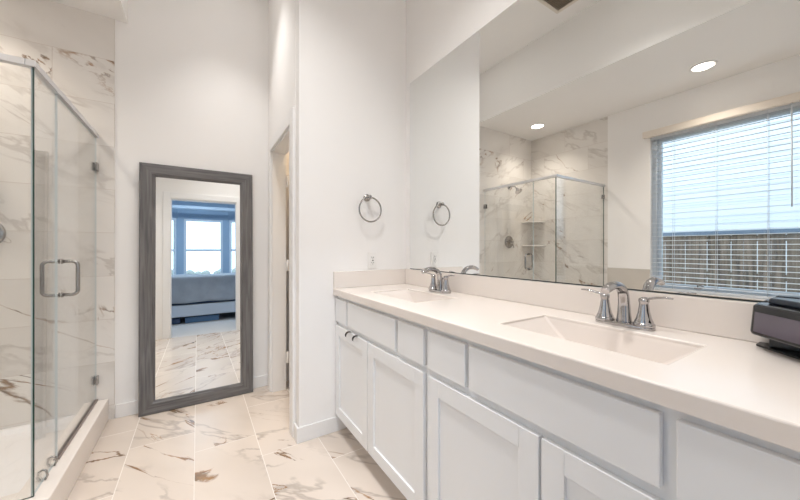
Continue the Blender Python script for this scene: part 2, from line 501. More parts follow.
# ------------------------------------------------------------------ garden outside: ground and fence
struct('ground_outside', bx(-16, XW - 0.151, -60, 14, -0.5, -0.3), M_grass)
struct('ground_outside_back', bx(XW - 0.15, 30, -60, -3.85, -0.5, -0.3), plain('pale_paving', srgb(205, 205, 200), 0.9, var=0.1))
hb = bmesh.new()
for i in range(60):
    x = -24 + i * 0.9 + random.uniform(-.3, .3); r = random.uniform(0.5, 0.8)
    bmesh.ops.create_icosphere(hb, subdivisions=2, radius=r, matrix=Matrix.Translation((x, -45 + random.uniform(-1, 1), -0.3 + r * 0.6)))
hg = obj('outside_hedge', hb, plain('hedge_green', srgb(150, 160, 156), 0.9, var=0.3))
tag(hg, 'distant grey green hedge line seen through the bedroom window in the floor mirror', 'hedge', kind='stuff')
fen = thing('garden_fence', 'weathered brown board fence with a blue grey cap seen through the blind', 'fence', (-4.5, 1.5, -0.3))
bm = bmesh.new(); y = -5.0; k = 0
while y < 8.0:
    w = 0.14
    gap = 0.012 if k % 2 else 0.005
    add_box(bm, -4.52 + random.uniform(-.004, .004), -4.50, y, y + w - gap, -0.3, 1.405)
    y += w; k += 1
obj('boards', bm, M_fence, fen)
bm = bmesh.new()
for zz in (0.0, 0.72, 1.3): add_box(bm, -4.56, -4.525, -5, 8, zz, zz + 0.09)
obj('rails', bm, M_fence, fen)
obj('cap', bx(-4.57, -4.47, -5, 8, 1.405, 1.475, bevel=0.004), M_fcap, fen)

nh = thing('outside_house', 'pale lap-sided house wall rising behind the garden fence outside the window', 'house', (-9.0, 1.5, -0.3))
bm = bmesh.new(); z = -0.3
while z < 6.2:
    vs = [bm.verts.new(q) for q in ((-8.985, -9, z), (-8.985, 14, z), (-9.0, 14, z + 0.18), (-9.0, -9, z + 0.18))]
    bm.faces.new(vs)
    ws = [bm.verts.new(q) for q in ((-9.0, -9, z), (-9.0, 14, z))]
    bm.faces.new((vs[0], ws[0], ws[1], vs[1])); z += 0.18
add_box(bm, -9.2, -9.001, -9, 14, -0.3, 6.3)
obj('siding', bm, plain('pale_siding', srgb(230, 233, 237), 0.8), nh)
obj('roof', bx(-10.5, -8.6, -9.3, 14.3, 6.301, 6.5), plain('roof_shingle', srgb(110, 108, 108), 0.9), nh)

# ------------------------------------------------------------------ shower
CU0, CU1 = -0.645, -0.52   # curb
CZ = 0.15
YB = YC - 0.045
bm = bx(CU0, CU1, YB, YF - 0.009, 0, CZ, bevel=0.006)
add_box(bm, XW + 0.001, CU0 + 0.005, YB, YB + 0.12, 0, CZ, bevel=0.006)
cur = obj('shower_curb', bm, plain('curb_stone', srgb(232, 224, 217), 0.3, var=0.02))
tag(cur, 'low white stone curb carrying the glass shower walls along the tile floor', 'curb')
# pan with a raised rim
px0, px1, py0, py1 = XW + 0.001, CU0 - 0.001, YB + 0.122, YF - 0.01
bm = bmesh.new()
def ring(z, d): return [bm.verts.new((x, y, z)) for x, y in ((px0 + d, py0 + d), (px1 - d, py0 + d), (px1 - d, py1 - d), (px0 + d, py1 - d))]
prof = [(0.0, 0.0), (0.085, 0.0), (0.085, 0.03), (0.06, 0.05), (0.05, 0.12)]
rs = [ring(z, d) for z, d in prof]
for A, B in zip(rs, rs[1:]):
    for i in range(4): bm.faces.new((A[i], A[(i + 1) % 4], B[(i + 1) % 4], B[i]))
bm.faces.new(rs[-1]); bm.faces.new(rs[0][::-1])
pan = thing('shower_pan', 'white acrylic shower pan on the floor inside the glass enclosure', 'shower pan', (-1.1, 2.5, 0))
obj('tray', bm, M_pan, pan)
bm = bmesh.new(); add_lathe(bm, [(0.05, 0), (0.05, 0.004), (0.044, 0.006)], (-1.1, 2.5, 0.0505), n=24)
obj('drain', bm, M_chrome, pan)

enc = thing('shower_enclosure', 'frameless clear glass shower enclosure with silver header, standing on white curb', 'shower', (XG, YC, CZ))
GT = 0.008
def glass_panel(x0, x1, y0, y1, z0, z1):
    bm = bx(x0, x1, y0, y1, z0, z1)
    thin = 0 if (x1 - x0) < (y1 - y0) else 1
    bm.normal_update()
    for f in bm.faces:
        f.material_index = 0 if abs(f.normal[thin]) > 0.9 else 1
    return bm
HZ = 1.948
DE = 2.225   # free edge of the door
obj('return_panel', glass_panel(XW + 0.003, XG + GT / 2, YC - GT / 2, YC + GT / 2, CZ + 0.001, HZ + 0.006), [M_glass, M_gedge], enc)
M_cedge = plain('clear_glass_edge', srgb(196, 206, 208), 0.15)
obj('fixed_panel', glass_panel(XG - GT / 2, XG + GT / 2, YC + GT / 2 + 0.001, DE - 0.005, CZ + 0.001, HZ + 0.006), [M_glass, M_cedge], enc)
gd = obj('door', glass_panel(XG - GT / 2, XG + GT / 2, DE, YF - 0.02, CZ + 0.012, HZ - 0.006), [M_glass, M_cedge], enc)
obj('polished_edge', bx(XG + GT / 2 + 0.0002, XG + GT / 2 + 0.003, YC - 0.0045, YC + 0.0045, CZ + 0.001, HZ - 0.0005), M_gedge, enc)
# header rail
bm = bx(XG - 0.015, XG + 0.015, YC - 0.015, YF - 0.009, HZ, HZ + 0.027, bevel=0.002)
obj('header_rail', bm, M_alu, enc)
obj('header_rail', bx(XW + 0.001, XG - 0.0155, YC - 0.015, YC + 0.015, HZ, HZ + 0.027, bevel=0.002), M_alu, enc)
# threshold under the door
obj('threshold', bx(XG - 0.012, XG + 0.012, DE, YF - 0.012, CZ + 0.0005, CZ + 0.012, bevel=0.002), plain('bronze_threshold', srgb(142, 130, 124), 0.4, metal=0.2), enc)
# wall hinges
for z in (0.295, 1.745):
    bm = bx(XG - 0.016, XG - GT / 2, YF - 0.05, YF - 0.009, z - 0.028, z + 0.028, bevel=0.003)
    add_box(bm, XG + GT / 2, XG + 0.016, YF - 0.05, YF - 0.009, z - 0.028, z + 0.028, bevel=0.003)
    obj('hinge', bm, M_nickel, gd)
# glass clamps
for y in (2.06, 2.17):
    bm = bmesh.new()
    add_tube(bm, [(XG + 0.008, y, CZ + 0.004), (XG + 0.016, y, CZ + 0.02), (XG + 0.012, y, CZ + 0.042), (XG, y, CZ + 0.05), (XG - 0.012, y, CZ + 0.042), (XG - 0.016, y, CZ + 0.02), (XG - 0.008, y, CZ + 0.004)], 0.0045, 10)
    obj('clamp', bm, M_nickel, enc)
bm = bx(XW + 0.001, XW + 0.03, YC - 0.014, YC + 0.014, 1.80, 1.85, bevel=0.002); obj('clamp', bm, M_nickel, enc)
# back-to-back square pull through the door
hy, hz0, hz1 = DE + 0.055, 0.955, 1.125
def pull_half(s):
    r = 0.022; X1 = XG + s * 0.064; X0 = XG + s * GT / 2
    pts = [(X0, hy, hz0)] + [(X1 - s * r + s * r * math.sin(a), hy, hz0 + r - r * math.cos(a)) for a in [i * PI / 2 / 6 for i in range(7)]]
    pts += [(X1 - s * r + s * r * math.cos(a), hy, hz1 - r + r * math.sin(a)) for a in [i * PI / 2 / 6 for i in range(7)]] + [(X0, hy, hz1)]
    return pts
bm = bmesh.new()
for s in (1, -1):
    add_tube(bm, pull_half(s), 0.0085, 12)
    for z in (hz0, hz1): add_lathe(bm, [(0.013, 0), (0.013, 0.006)], (XG + s * GT / 2, hy, z), axis='x' if s > 0 else '-x', n=16)
obj('handle', bm, M_nickel, gd)

# shower fittings on the far wall
SX = -1.08; YW = YF - 0.0082
v = thing('shower_valve', 'round chrome shower valve with lever on the marble shower wall', 'shower valve', (SX, YW, 1.283))
bm = bmesh.new(); add_lathe(bm, [(0.088, 0), (0.088, 0.004), (0.075, 0.012), (0.03, 0.014)], (SX, YW, 1.283), axis='-y')
obj('escutcheon', bm, M_nickel, v)
bm = bmesh.new(); add_lathe(bm, [(0.03, 0), (0.028, 0.03), (0.024, 0.05), (0.01, 0.055)], (SX, YW - 0.0145, 1.283), axis='-y', n=20)
add_tube(bm, [(SX, YW - 0.05, 1.283), (SX - 0.02, YW - 0.055, 1.24), (SX - 0.03, YW - 0.06, 1.2)], [0.011, 0.009, 0.006], 10)
obj('lever', bm, M_chrome, v)
v = thing('shower_sprayer', 'chrome shower head on a bent arm high on the marble shower wall', 'shower head', (SX, YW, 2.02))
bm = bmesh.new(); add_lathe(bm, [(0.03, 0), (0.03, 0.004), (0.012, 0.012)], (SX, YW, 2.05), axis='-y', n=20)
add_tube(bm, [(SX, YW - 0.008, 2.05), (SX, YW - 0.06, 2.055), (SX, YW - 0.10, 2.045), (SX, YW - 0.13, 2.015)], 0.009, 12)
obj('arm', bm, M_chrome, v)
bm = bmesh.new(); add_lathe(bm, [(0.014, 0), (0.018, 0.02), (0.045, 0.05), (0.05, 0.06), (0.045, 0.066)], (0, 0, 0), axis='-z', n=28)
bmesh.ops.transform(bm, matrix=Matrix.Translation((SX, YW - 0.128, 2.018)) @ Matrix.Rotation(math.radians(-35), 4, 'X'), verts=bm.verts[:])
obj('spray_head', bm, M_chrome, v)

# corner shelves
def shelf_bm():
    bm = bmesh.new(); R = 0.225
    pts = [(0, 0)] + [(R * math.cos(a) ** 0.8, -R * math.sin(a) ** 0.8) for a in [i * PI / 2 / 10 for i in range(11)]]
    lo = [bm.verts.new((x, y, -0.02)) for x, y in pts]; hi = [bm.verts.new((x, y, 0)) for x, y in pts]
    bm.faces.new(hi); bm.faces.new(lo[::-1])
    for i in range(len(pts)):
        j = (i + 1) % len(pts); bm.faces.new((lo[i], lo[j], hi[j], hi[i]))
    return bm
M_shelf = plain('shelf_stone', srgb(236, 230, 224), 0.25)
for z, lb in ((1.585, 'upper white corner shelf in the marble shower corner'), (1.245, 'lower white corner shelf in the marble shower corner')):
    s = obj('corner_shelf', shelf_bm(), M_shelf); s.location = (XW + 0.001, YF - 0.0095, z)
    tag(s, lb, 'shelf', 'corner shelves in the shower')

# ------------------------------------------------------------------ leaning floor mirror
FX0, FX1, FH = -0.352, 0.39, 1.81
FW = 0.094
fm = thing('floor_mirror', 'tall floor mirror in a wide grey wood frame leaning on the far wall', 'mirror', ((FX0 + FX1) / 2, 2.876, 0.0015))
hw = (FX1 - FX0) / 2
bm = bmesh.new()
def frame_rail(pts_out, pts_in, mi):
    # profile: outer edge thick, slope to the inner edge
    o0, o1 = pts_out; i0, i1 = pts_in
    def V(p, y): return bm.verts.new((p[0], y, p[1]))
    def L_(a, b, t): return (a[0] + (b[0] - a[0]) * t, a[1] + (b[1] - a[1]) * t)
    prof = [(0, 0.03), (0, 0.006), (0.06, 0.0), (0.80, 0.0), (0.86, 0.006), (0.95, 0.008), (1.0, 0.014), (1.0, 0.03)]
    A = [V(L_(o0, i0, t), y) for t, y in prof]; B = [V(L_(o1, i1, t), y) for t, y in prof]
    n = len(prof)
    for k in range(n):
        f = bm.faces.new((A[k], A[(k + 1) % n], B[(k + 1) % n], B[k])); f.material_index = mi
O = [(-hw, 0), (hw, 0), (hw, FH), (-hw, FH)]; I = [(-hw + FW, FW), (hw - FW, FW), (hw - FW, FH - FW), (-hw + FW, FH - FW)]
for k in range(4):
    frame_rail((O[k], O[(k + 1) % 4]), (I[k], I[(k + 1) % 4]), 1 if k % 2 == 0 else 0)
obj('frame', bm, [M_frame_v, M_frame_h], fm, local=True)
obj('mirror_glass', bx(-hw + FW - 0.002, hw - FW + 0.002, 0.016, 0.020, FW - 0.002, FH - FW + 0.002), M_mirror, fm, local=True)
obj('backing', bx(-hw + 0.02, hw - 0.02, 0.0205, 0.0295, 0.02, FH - 0.02), M_dark, fm, local=True)
fm.rotation_euler.x = -math.radians(1.4)

# ------------------------------------------------------------------ vanity cabinets
XD = 0.757      # door faces
XFF = 0.776     # face frame
ZB, ZTOP = 0.103, ZC - 0.0405
def shaker(bm, y0, y1, z0, z1, rail=0.062):
    t = 0.0185
    add_box(bm, XD, XD + t, y0, y0 + rail, z0, z1, bevel=0.002)
    add_box(bm, XD, XD + t, y1 - rail, y1, z0, z1, bevel=0.002)
    add_box(bm, XD, XD + t, y0 + rail, y1 - rail, z0, z0 + rail, bevel=0.0015)
    add_box(bm, XD, XD + t, y0 + rail, y1 - rail, z1 - rail, z1, bevel=0.0015)
    add_box(bm, XD + 0.009, XD + t, y0 + rail, y1 - rail, z0 + rail, z1 - rail)
    return bm
def cabinet(y0, y1, fronts, doors, label):
    c = thing('vanity_cabinet', label, 'cabinet', ((XD + XM) / 2, (y0 + y1) / 2, 0), 'white shaker vanity cabinets')
    bm = bx(XFF, XM - 0.002, y0, y0 + 0.018, ZB, ZTOP)
    add_box(bm, XFF, XM - 0.002, y1 - 0.018, y1, ZB, ZTOP)
    add_box(bm, XFF, XM - 0.002, y0 + 0.018, y1 - 0.018, ZB, ZB + 0.018)
    add_box(bm, XM - 0.014, XM - 0.002, y0 + 0.018, y1 - 0.018, ZB + 0.018, ZTOP)
    add_box(bm, XFF, XFF + 0.02, y0 + 0.018, y1 - 0.018, 0.62, ZTOP)     # face frame behind the fronts
    add_box(bm, XFF, XFF + 0.02, y0 + 0.018, y1 - 0.018, ZB + 0.018, 0.62)
    obj('body', bm, M_cab, c)
    obj('toe_kick', bx(XFF + 0.075, XFF + 0.093, y0, y1, 0.0005, ZB), M_cab, c)
    for a, b in fronts: obj('drawer_front', bx(XD, XFF - 0.0005, a, b, 0.722, 0.868, bevel=0.0025), M_cab, c)
    for a, b in doors:
        bm = bmesh.new(); shaker(bm, a, b, ZB + 0.012, 0.695)
        obj('door', bm, M_cab, c)
    return c
YR0 = YN + 0.004
cabinet(1.004, YP - 0.003, [(1.797, 1.972), (1.233, 1.775), (1.018, 1.210)], [(1.513, 1.972), (1.018, 1.505)],
        'white shaker vanity cabinet under the far sink, against the towel ring wall')
cabinet(YR0, 1.001, [(0.785, 0.988), (0.250, 0.768), (YR0 + 0.015, 0.225)], [(0.511, 0.988), (YR0 + 0.015, 0.503)],
        'white shaker vanity cabinet under the near sink and black plastic box')

# ------------------------------------------------------------------ countertop with two moulded basins
ct = thing('vanity_countertop', 'long white stone vanity countertop with two moulded rectangular basins', 'countertop', (1.0, 0.95, ZTOP))
SINKS = [(0.885, 1.148, 0.28, 0.745), (0.885, 1.148, 1.245, 1.71)]
XB = XM - 0.002
cy0, cy1 = YR0, YP - 0.001
def slab(xs, ys, holes, z0, z1):
    bm = bmesh.new(); V = {}
    def g(i, j, k):
        if (i, j, k) not in V: V[(i, j, k)] = bm.verts.new((xs[i], ys[j], (z0, z1)[k]))
        return V[(i, j, k)]
    nx, ny = len(xs) - 1, len(ys) - 1
    solid = lambda i, j: 0 <= i < nx and 0 <= j < ny and (i, j) not in holes
    for i in range(nx):
        for j in range(ny):
            if not solid(i, j): continue
            bm.faces.new((g(i, j, 1), g(i + 1, j, 1), g(i + 1, j + 1, 1), g(i, j + 1, 1)))
            bm.faces.new((g(i, j, 0), g(i, j + 1, 0), g(i + 1, j + 1, 0), g(i + 1, j, 0)))
            for di, dj, a, b in ((-1, 0, (i, j), (i, j + 1)), (1, 0, (i + 1, j), (i + 1, j + 1)), (0, -1, (i, j), (i + 1, j)), (0, 1, (i, j + 1), (i + 1, j + 1))):
                if not solid(i + di, j + dj):
                    bm.faces.new((g(*a, 0), g(*b, 0), g(*b, 1), g(*a, 1)))
    return bm
xs = [XCF, 0.885, 1.148, XB]; ys = [cy0, 0.28, 0.745, 1.245, 1.71, cy1]
bm = slab(xs, ys, {(1, 1), (1, 3)}, ZTOP + 0.0005, ZC)
bmesh.ops.recalc_face_normals(bm, faces=bm.faces[:])
front = [e for e in bm.edges if all(abs(v.co.x - XCF) < 1e-5 and abs(v.co.z - ZC) < 1e-5 for v in e.verts)]
rim = [e for e in bm.edges if all(abs(v.co.z - ZC) < 1e-5 for v in e.verts) and len(e.link_faces) == 2 and abs(e.calc_face_angle(0) - PI / 2) < 0.1 and e not in front
       and all(0.88 < v.co.x < 1.15 and 0.27 < v.co.y < 1.72 for v in e.verts)]
bmesh.ops.bevel(bm, geom=front + rim, offset=0.005, segments=3, profile=0.5, affect='EDGES')
obj('slab', bm, M_quartz, ct)
bm = bx(XB - 0.02, XB, cy0, cy1, ZC + 0.0005, ZSP, bevel=0.002)
obj('backsplash', bm, M_quartz, ct)
obj('side_splash', bx(XCF, XB - 0.0205, cy1 - 0.02, cy1, ZC + 0.0005, ZSP, bevel=0.002), M_quartz, ct)
for (x0, x1, y0, y1) in SINKS:
    bm = bmesh.new()
    def ringb(z, dx0, dx1, dy):
        # rounded rectangle ring
        X0, X1, Y0, Y1 = x0 + dx0, x1 - dx1, y0 + dy, y1 - dy
        r = 0.012 + max(0, dx0) * 0.25; out = []
        for cx, cyy, a0 in ((X1 - r, Y1 - r, 0), (X0 + r, Y1 - r, PI / 2), (X0 + r, Y0 + r, PI), (X1 - r, Y0 + r, 1.5 * PI)):
            for i in range(5):
                a = a0 + PI / 2 * i / 4
                out.append(bm.verts.new((cx + r * math.cos(a), cyy + r * math.sin(a), z)))
        return out
    ZS = ZC - 0.006
    R = [ringb(ZS, -0.002, -0.002, -0.002), ringb(ZS - 0.015, 0.004, 0.004, 0.012), ringb(ZS - 0.075, 0.02, 0.012, 0.085), ringb(ZS - 0.098, 0.04, 0.03, 0.115), ringb(ZS - 0.104, 0.09, 0.07, 0.2)]
    for A, B in zip(R, R[1:]):
        n = len(A)
        for i in range(n):
            f = bm.faces.new((A[i], A[(i + 1) % n], B[(i + 1) % n], B[i])); f.smooth = True
    bm.faces.new(R[-1])
    # outer shell of the moulded bowl below the slab
    R2 = [ringb(ZS - 0.045, -0.004, -0.004, -0.004), ringb(ZS - 0.09, 0.01, 0.006, 0.07), ringb(ZS - 0.118, 0.04, 0.03, 0.11)]
    for A, B in zip(R2, R2[1:]):
        n = len(A)
        for i in range(n): bm.faces.new((A[i], B[i], B[(i + 1) % n], A[(i + 1) % n]))
    bm.faces.new(R2[-1][::-1])
    s = obj('basin', bm, M_basin, ct, fix=False)
    bm = bmesh.new(); add_lathe(bm, [(0.022, 0), (0.022, 0.003), (0.018, 0.005)], ((x0 + x1) / 2 + 0.01, (y0 + y1) / 2, ZS - 0.1035), n=24)
    obj('drain', bm, M_chrome, s)

# ------------------------------------------------------------------ faucets (local: x towards the wall, y along it)
def faucet(loc, label):
    f = thing('bathroom_faucet', label, 'faucet', loc, 'chrome two-handle faucets on the countertop')
    bm = bmesh.new()
    pts = []
    for cyy, a0 in ((0.058, 0), (-0.058, PI)):
        for i in range(13):
            a = a0 + PI * i / 12
            pts.append((0.029 * math.cos(a), cyy + 0.029 * math.sin(a)))
    lo = [bm.verts.new((x, y, 0.0)) for x, y in pts]; mid = [bm.verts.new((x, y, 0.008)) for x, y in pts]; hi = [bm.verts.new((x * 0.86, y * 0.95, 0.013)) for x, y in pts]
    n = len(pts)
    for A, B in ((lo, mid), (mid, hi)):
        for i in range(n): bm.faces.new((A[i], A[(i + 1) % n], B[(i + 1) % n], B[i])).smooth = True
    bm.faces.new(hi); bm.faces.new(lo[::-1])
    obj('base_plate', bm, M_chrome, f, local=True)
    # spout: rises from a flared foot, arcs forwards, ends in a flattened nose
    bm = bmesh.new()
    ctl = [Vector(p) for p in ((0.004, 0, 0.010), (0.003, 0, 0.04), (0.002, 0, 0.075), (-0.004, 0, 0.108), (-0.022, 0, 0.127), (-0.05, 0, 0.137), (-0.08, 0, 0.138), (-0.108, 0, 0.131), (-0.126, 0, 0.123))]
    rad = [0.024, 0.020, 0.0175, 0.0165, 0.0165, 0.0165, 0.0165, 0.0155, 0.0125]
    P, Rr = [], []
    for i in range(len(ctl) - 1):
        p0, p1, p2, p3 = ctl[max(0, i - 1)], ctl[i], ctl[i + 1], ctl[min(len(ctl) - 1, i + 2)]
        for k in range(4):
            t = k / 4
            P.append(0.5 * ((2 * p1) + (p2 - p0) * t + (2 * p0 - 5 * p1 + 4 * p2 - p3) * t * t + (-p0 + 3 * p1 - 3 * p2 + p3) * t ** 3))
            Rr.append(rad[i] + (rad[i + 1] - rad[i]) * t)
    P.append(ctl[-1]); Rr.append(rad[-1])
    add_tube(bm, P, Rr, 18, flat=0.8)
    obj('spout', bm, M_chrome, f, local=True)
    for s in (1, -1):
        bm = bmesh.new(); yy = s * 0.058
        add_lathe(bm, [(0.030, 0.009), (0.030, 0.016), (0.027, 0.020), (0.0255, 0.021), (0.0255, 0.024), (0.021, 0.034), (0.016, 0.055), (0.013, 0.078), (0.0125, 0.084), (0.0145, 0.087), (0.0145, 0.096), (0.008, 0.101)], (0, yy, 0), n=24)
        h = obj('handle', bm, M_chrome, f, local=True)
        bm = bmesh.new()
        pts = [(0, yy, 0.094), (-0.002, yy + s * 0.015, 0.099), (-0.004, yy + s * 0.035, 0.104), (-0.006, yy + s * 0.055, 0.107), (-0.008, yy + s * 0.076, 0.107)]
        add_tube(bm, pts, [0.008, 0.0075, 0.0075, 0.007, 0.005], 12, flat=0.55)
        obj('lever', bm, M_chrome, h, local=True)
    bm = bmesh.new(); add_tube(bm, [(0.026, 0, 0.012), (0.026, 0, 0.075)], 0.0025, 8); add_lathe(bm, [(0.003, 0), (0.006, 0.004), (0.006, 0.01), (0.003, 0.014)], (0.026, 0, 0.073), n=12)
    obj('lift_rod', bm, M_chrome, f, local=True)
    return f
fa = faucet((1.212, 0.50, ZC + 0.0005), 'chrome two-handle faucet behind the near basin, in front of the window reflection')
dup(fa, (1.212, 1.467, ZC + 0.0005), 'chrome two-handle faucet behind the far basin, close to the towel ring wall')

# ------------------------------------------------------------------ wall mirror over the vanity
vm = thing('vanity_mirror', 'large frameless wall mirror above the white backsplash', 'mirror', (XM - 0.003, 0.95, ZSP))
my0, my1, mz0, mz1 = YN + 0.02, 1.924, ZSP + 0.001, 2.398
bm = bx(XM - 0.008, XM - 0.0005, my0, my1, mz0, mz1)
bmesh.ops.bevel(bm, geom=[e for e in bm.edges if all(v.co.x < XM - 0.007 for v in e.verts)], offset=0.0052, segments=1, affect='EDGES')
bm.normal_update()
for f_ in bm.faces: f_.material_index = 0 if f_.normal.x < -0.9 else 1
obj('mirror_sheet', bm, [M_mirror, M_mirror_edge], vm)

# ------------------------------------------------------------------ towel ring
TX, TZ, TY = 0.987, 1.540, YP
tr = thing('towel_ring', 'brushed nickel towel ring on the white wall above the outlet', 'towel ring', (TX, TY, TZ))
bm = bmesh.new()
add_lathe(bm, [(0.026, 0.0005), (0.026, 0.006), (0.020, 0.011), (0.012, 0.014), (0.011, 0.03), (0.015, 0.036), (0.015, 0.052), (0.008, 0.058)], (TX, TY, TZ), axis='-y', n=28)
obj('post', bm, M_nickel, tr)
bm = bmesh.new()
add_tube(bm, arc((TX + 0.006, TY - 0.044, TZ - 0.084), 0.083, 0, 2 * PI * 47 / 48, 47, 'xz'), 0.0055, 12, closed=True)
obj('ring', bm, M_nickel, tr)

# ------------------------------------------------------------------ outlet
ox, oz = 1.030, 1.108
ou = thing('wall_outlet', 'white electrical outlet plate just above the side splash', 'outlet', (ox, YP, oz))
obj('cover_plate', bx(ox - 0.036, ox + 0.036, YP - 0.006, YP - 0.0005, oz - 0.058, oz + 0.058, bevel=0.003), M_outlet, ou)
bm = bx(ox - 0.017, ox + 0.017, YP - 0.009, YP - 0.0065, oz - 0.034, oz + 0.034, bevel=0.0015)
rc = obj('receptacle', bm, M_outlet, ou)
bm = bmesh.new()
for z in (-0.02, 0.016):
    for dx in (-0.007, 0.007): add_box(bm, ox + dx - 0.0016, ox + dx + 0.0016, YP - 0.0098, YP - 0.0091, oz + z, oz + z + 0.010)
    add_box(bm, ox - 0.002, ox + 0.002, YP - 0.0098, YP - 0.0091, oz + z - 0.008, oz + z - 0.003)
add_box(bm, ox - 0.006, ox + 0.006, YP - 0.0098, YP - 0.0091, oz - 0.004, oz + 0.003)
obj('slots', bm, M_slot, rc)

# ------------------------------------------------------------------ two hooks over the cabinet door
def hook(loc, label):
    h = thing('door_hook', label, 'hook', loc, 'black hooks on the cabinet door')
    bm = bmesh.new()
    pts = [(0.004, 0, 0.0006), (-0.006, 0, 0.003), (-0.016, 0, 0.001), (-0.024, 0, -0.006), (-0.028, 0, -0.016), (-0.026, 0, -0.024)]
    w = 0.009; th = 0.0025
    top = []; bot = []
    for (x, y, z) in pts:
        top.append((bm.verts.new((x, -w, z + th)), bm.verts.new((x, w, z + th))))
        bot.append((bm.verts.new((x + 0.001, -w, z)), bm.verts.new((x + 0.001, w, z))))
    for i in range(len(pts) - 1):
        a, b, c, d = top[i], top[i + 1], bot[i], bot[i + 1]
        bm.faces.new((a[0], a[1], b[1], b[0])); bm.faces.new((c[0], d[0], d[1], c[1]))
        bm.faces.new((a[0], b[0], d[0], c[0])); bm.faces.new((a[1], c[1], d[1], b[1]))
    for i in (0, -1): bm.faces.new((top[i][0], bot[i][0], bot[i][1], top[i][1]))
    obj('strap', bm, M_blackm, h, local=True)
    return h
hk = hook((XD + 0.002, 1.745, 0.6955), 'small black hook over the far vanity door, closer to the towel ring wall')
dup(hk, (XD + 0.002, 1.645, 0.6955), 'small black hook over the far vanity door, farther from the towel ring wall')

# ------------------------------------------------------------------ recessed lights
def can(loc, label, mat, watts, colour, r=0.074, cone=125):
    c = thing('recessed_light', label, 'ceiling light', loc, 'recessed ceiling lights')
    bm = bmesh.new(); n = 40; prof = [(r + 0.018, 0.0), (r + 0.016, -0.006), (r + 0.002, -0.008), (r, -0.004), (r - 0.002, 0.0)]
    rings = [[bm.verts.new((a * math.cos(2 * PI * j / n), a * math.sin(2 * PI * j / n), z)) for j in range(n)] for a, z in prof]
    for A, B in zip(rings, rings[1:] + rings[:1]):
        for j in range(n): bm.faces.new((A[j], A[(j + 1) % n], B[(j + 1) % n], B[j])).smooth = True
    obj('trim_ring', bm, M_trim, c, local=True)
    bm = bmesh.new(); add_lathe(bm, [(r - 0.003, 0.0005), (r - 0.003, 0.002)], (0, 0, 0), axis='-z', n=40)
    obj('diffuser', bm, mat, c, local=True)
    ld = bpy.data.lights.new('lamp', 'SPOT'); ld.energy = watts; ld.color = colour; ld.shadow_soft_size = r * 0.9
    ld.spot_size = math.radians(cone); ld.spot_blend = 1.0
    lo = bpy.data.objects.new('lamp', ld); lo.location = (0, 0, -0.012); COL.objects.link(lo); lo.parent = c
    return c
can((-1.143, 2.55, ZL - 0.0005), 'lit recessed ceiling light above the glass shower', M_can, CAN_WATTS * 0.65, CAN_WARM)
can((-1.142, 0.93, ZL - 0.0005), 'lit recessed ceiling light in front of the window blind', M_can, CAN_WATTS, CAN_WARM)
for i, (x, y) in enumerate(((0.60, 0.45), (0.19, 2.44), (0.30, 1.12))):  # out-of-view cans added as fill for the room
    can((x, y, ZH - 0.0005), ['recessed light in the high ceiling over the near half of the floor', 'recessed light in the high ceiling near the leaning floor mirror', 'middle recessed light of the three in the high ceiling'][i], M_fill, FILL_WATTS[i], FILL_WARM, r=0.10, cone=FILL_CONE[i])

# ------------------------------------------------------------------ air vent in the high ceiling
ax0, ax1, ay0, ay1 = -0.245, 0.075, 1.41, 1.735
av = thing('ceiling_vent', 'square louvred air vent in the high ceiling reflected in the wall mirror', 'air vent', ((ax0 + ax1) / 2, (ay0 + ay1) / 2, ZH))
z0, z1 = ZH - 0.010, ZH - 0.0005
bm = bx(ax0, ax1, ay0, ay0 + 0.03, z0, z1, bevel=0.002); add_box(bm, ax0, ax1, ay1 - 0.03, ay1, z0, z1, bevel=0.002)
add_box(bm, ax0, ax0 + 0.03, ay0 + 0.03, ay1 - 0.03, z0, z1); add_box(bm, ax1 - 0.03, ax1, ay0 + 0.03, ay1 - 0.03, z0, z1)
obj('frame', bm, M_vent, av)
bm = bmesh.new(); y = ay0 + 0.04
while y < ay1 - 0.035:
    add_box(bm, ax0 + 0.03, ax1 - 0.03, y, y + 0.005, z0 + 0.001, z1 - 0.002); y += 0.016
for x in (ax0 + 0.11, ax0 + 0.20): add_box(bm, x, x + 0.006, ay0 + 0.03, ay1 - 0.03, z0 - 0.0005, z0 + 0.001)
obj('louvres', bm, plain('louvre_metal', srgb(150, 136, 120), 0.6), av)
obj('backing', bx(ax0 + 0.02, ax1 - 0.02, ay0 + 0.02, ay1 - 0.02, z1 - 0.0015, z1), M_ventd, av)

# ------------------------------------------------------------------ black plastic box on the counter
bxr = thing('storage_box', 'black box with a smoky slanted front on the countertop near the window reflection', 'box', (1.20, 0.12, ZC + 0.0005))
def prism(bot, top, z0, z1, bevel):
    bm = bmesh.new()
    lo = [bm.verts.new((x, y, z0)) for x, y in bot]; hi = [bm.verts.new((x, y, z1)) for x, y in top]
    bm.faces.new(hi); bm.faces.new(lo[::-1]); n = len(lo)
    for i in range(n): bm.faces.new((lo[i], lo[(i + 1) % n], hi[(i + 1) % n], hi[i]))
    bmesh.ops.recalc_face_normals(bm, faces=bm.faces[:])
    if bevel: bmesh.ops.bevel(bm, geom=bm.edges[:], offset=bevel, segments=3, profile=0.5, affect='EDGES')
    return bm
XBK = XB - 0.024
obj('base', prism([(1.250, 0.205), (1.10, 0.045), (XBK, 0.045), (XBK, 0.205)], [(1.250, 0.205), (1.10, 0.045), (XBK, 0.045), (XBK, 0.205)], ZC + 0.0006, ZC + 0.006, 0.0015), M_black, bxr)
obj('stand', bx(1.235, XBK - 0.002, 0.06, 0.18, ZC + 0.0065, 0.972, bevel=0.002), M_black, bxr)
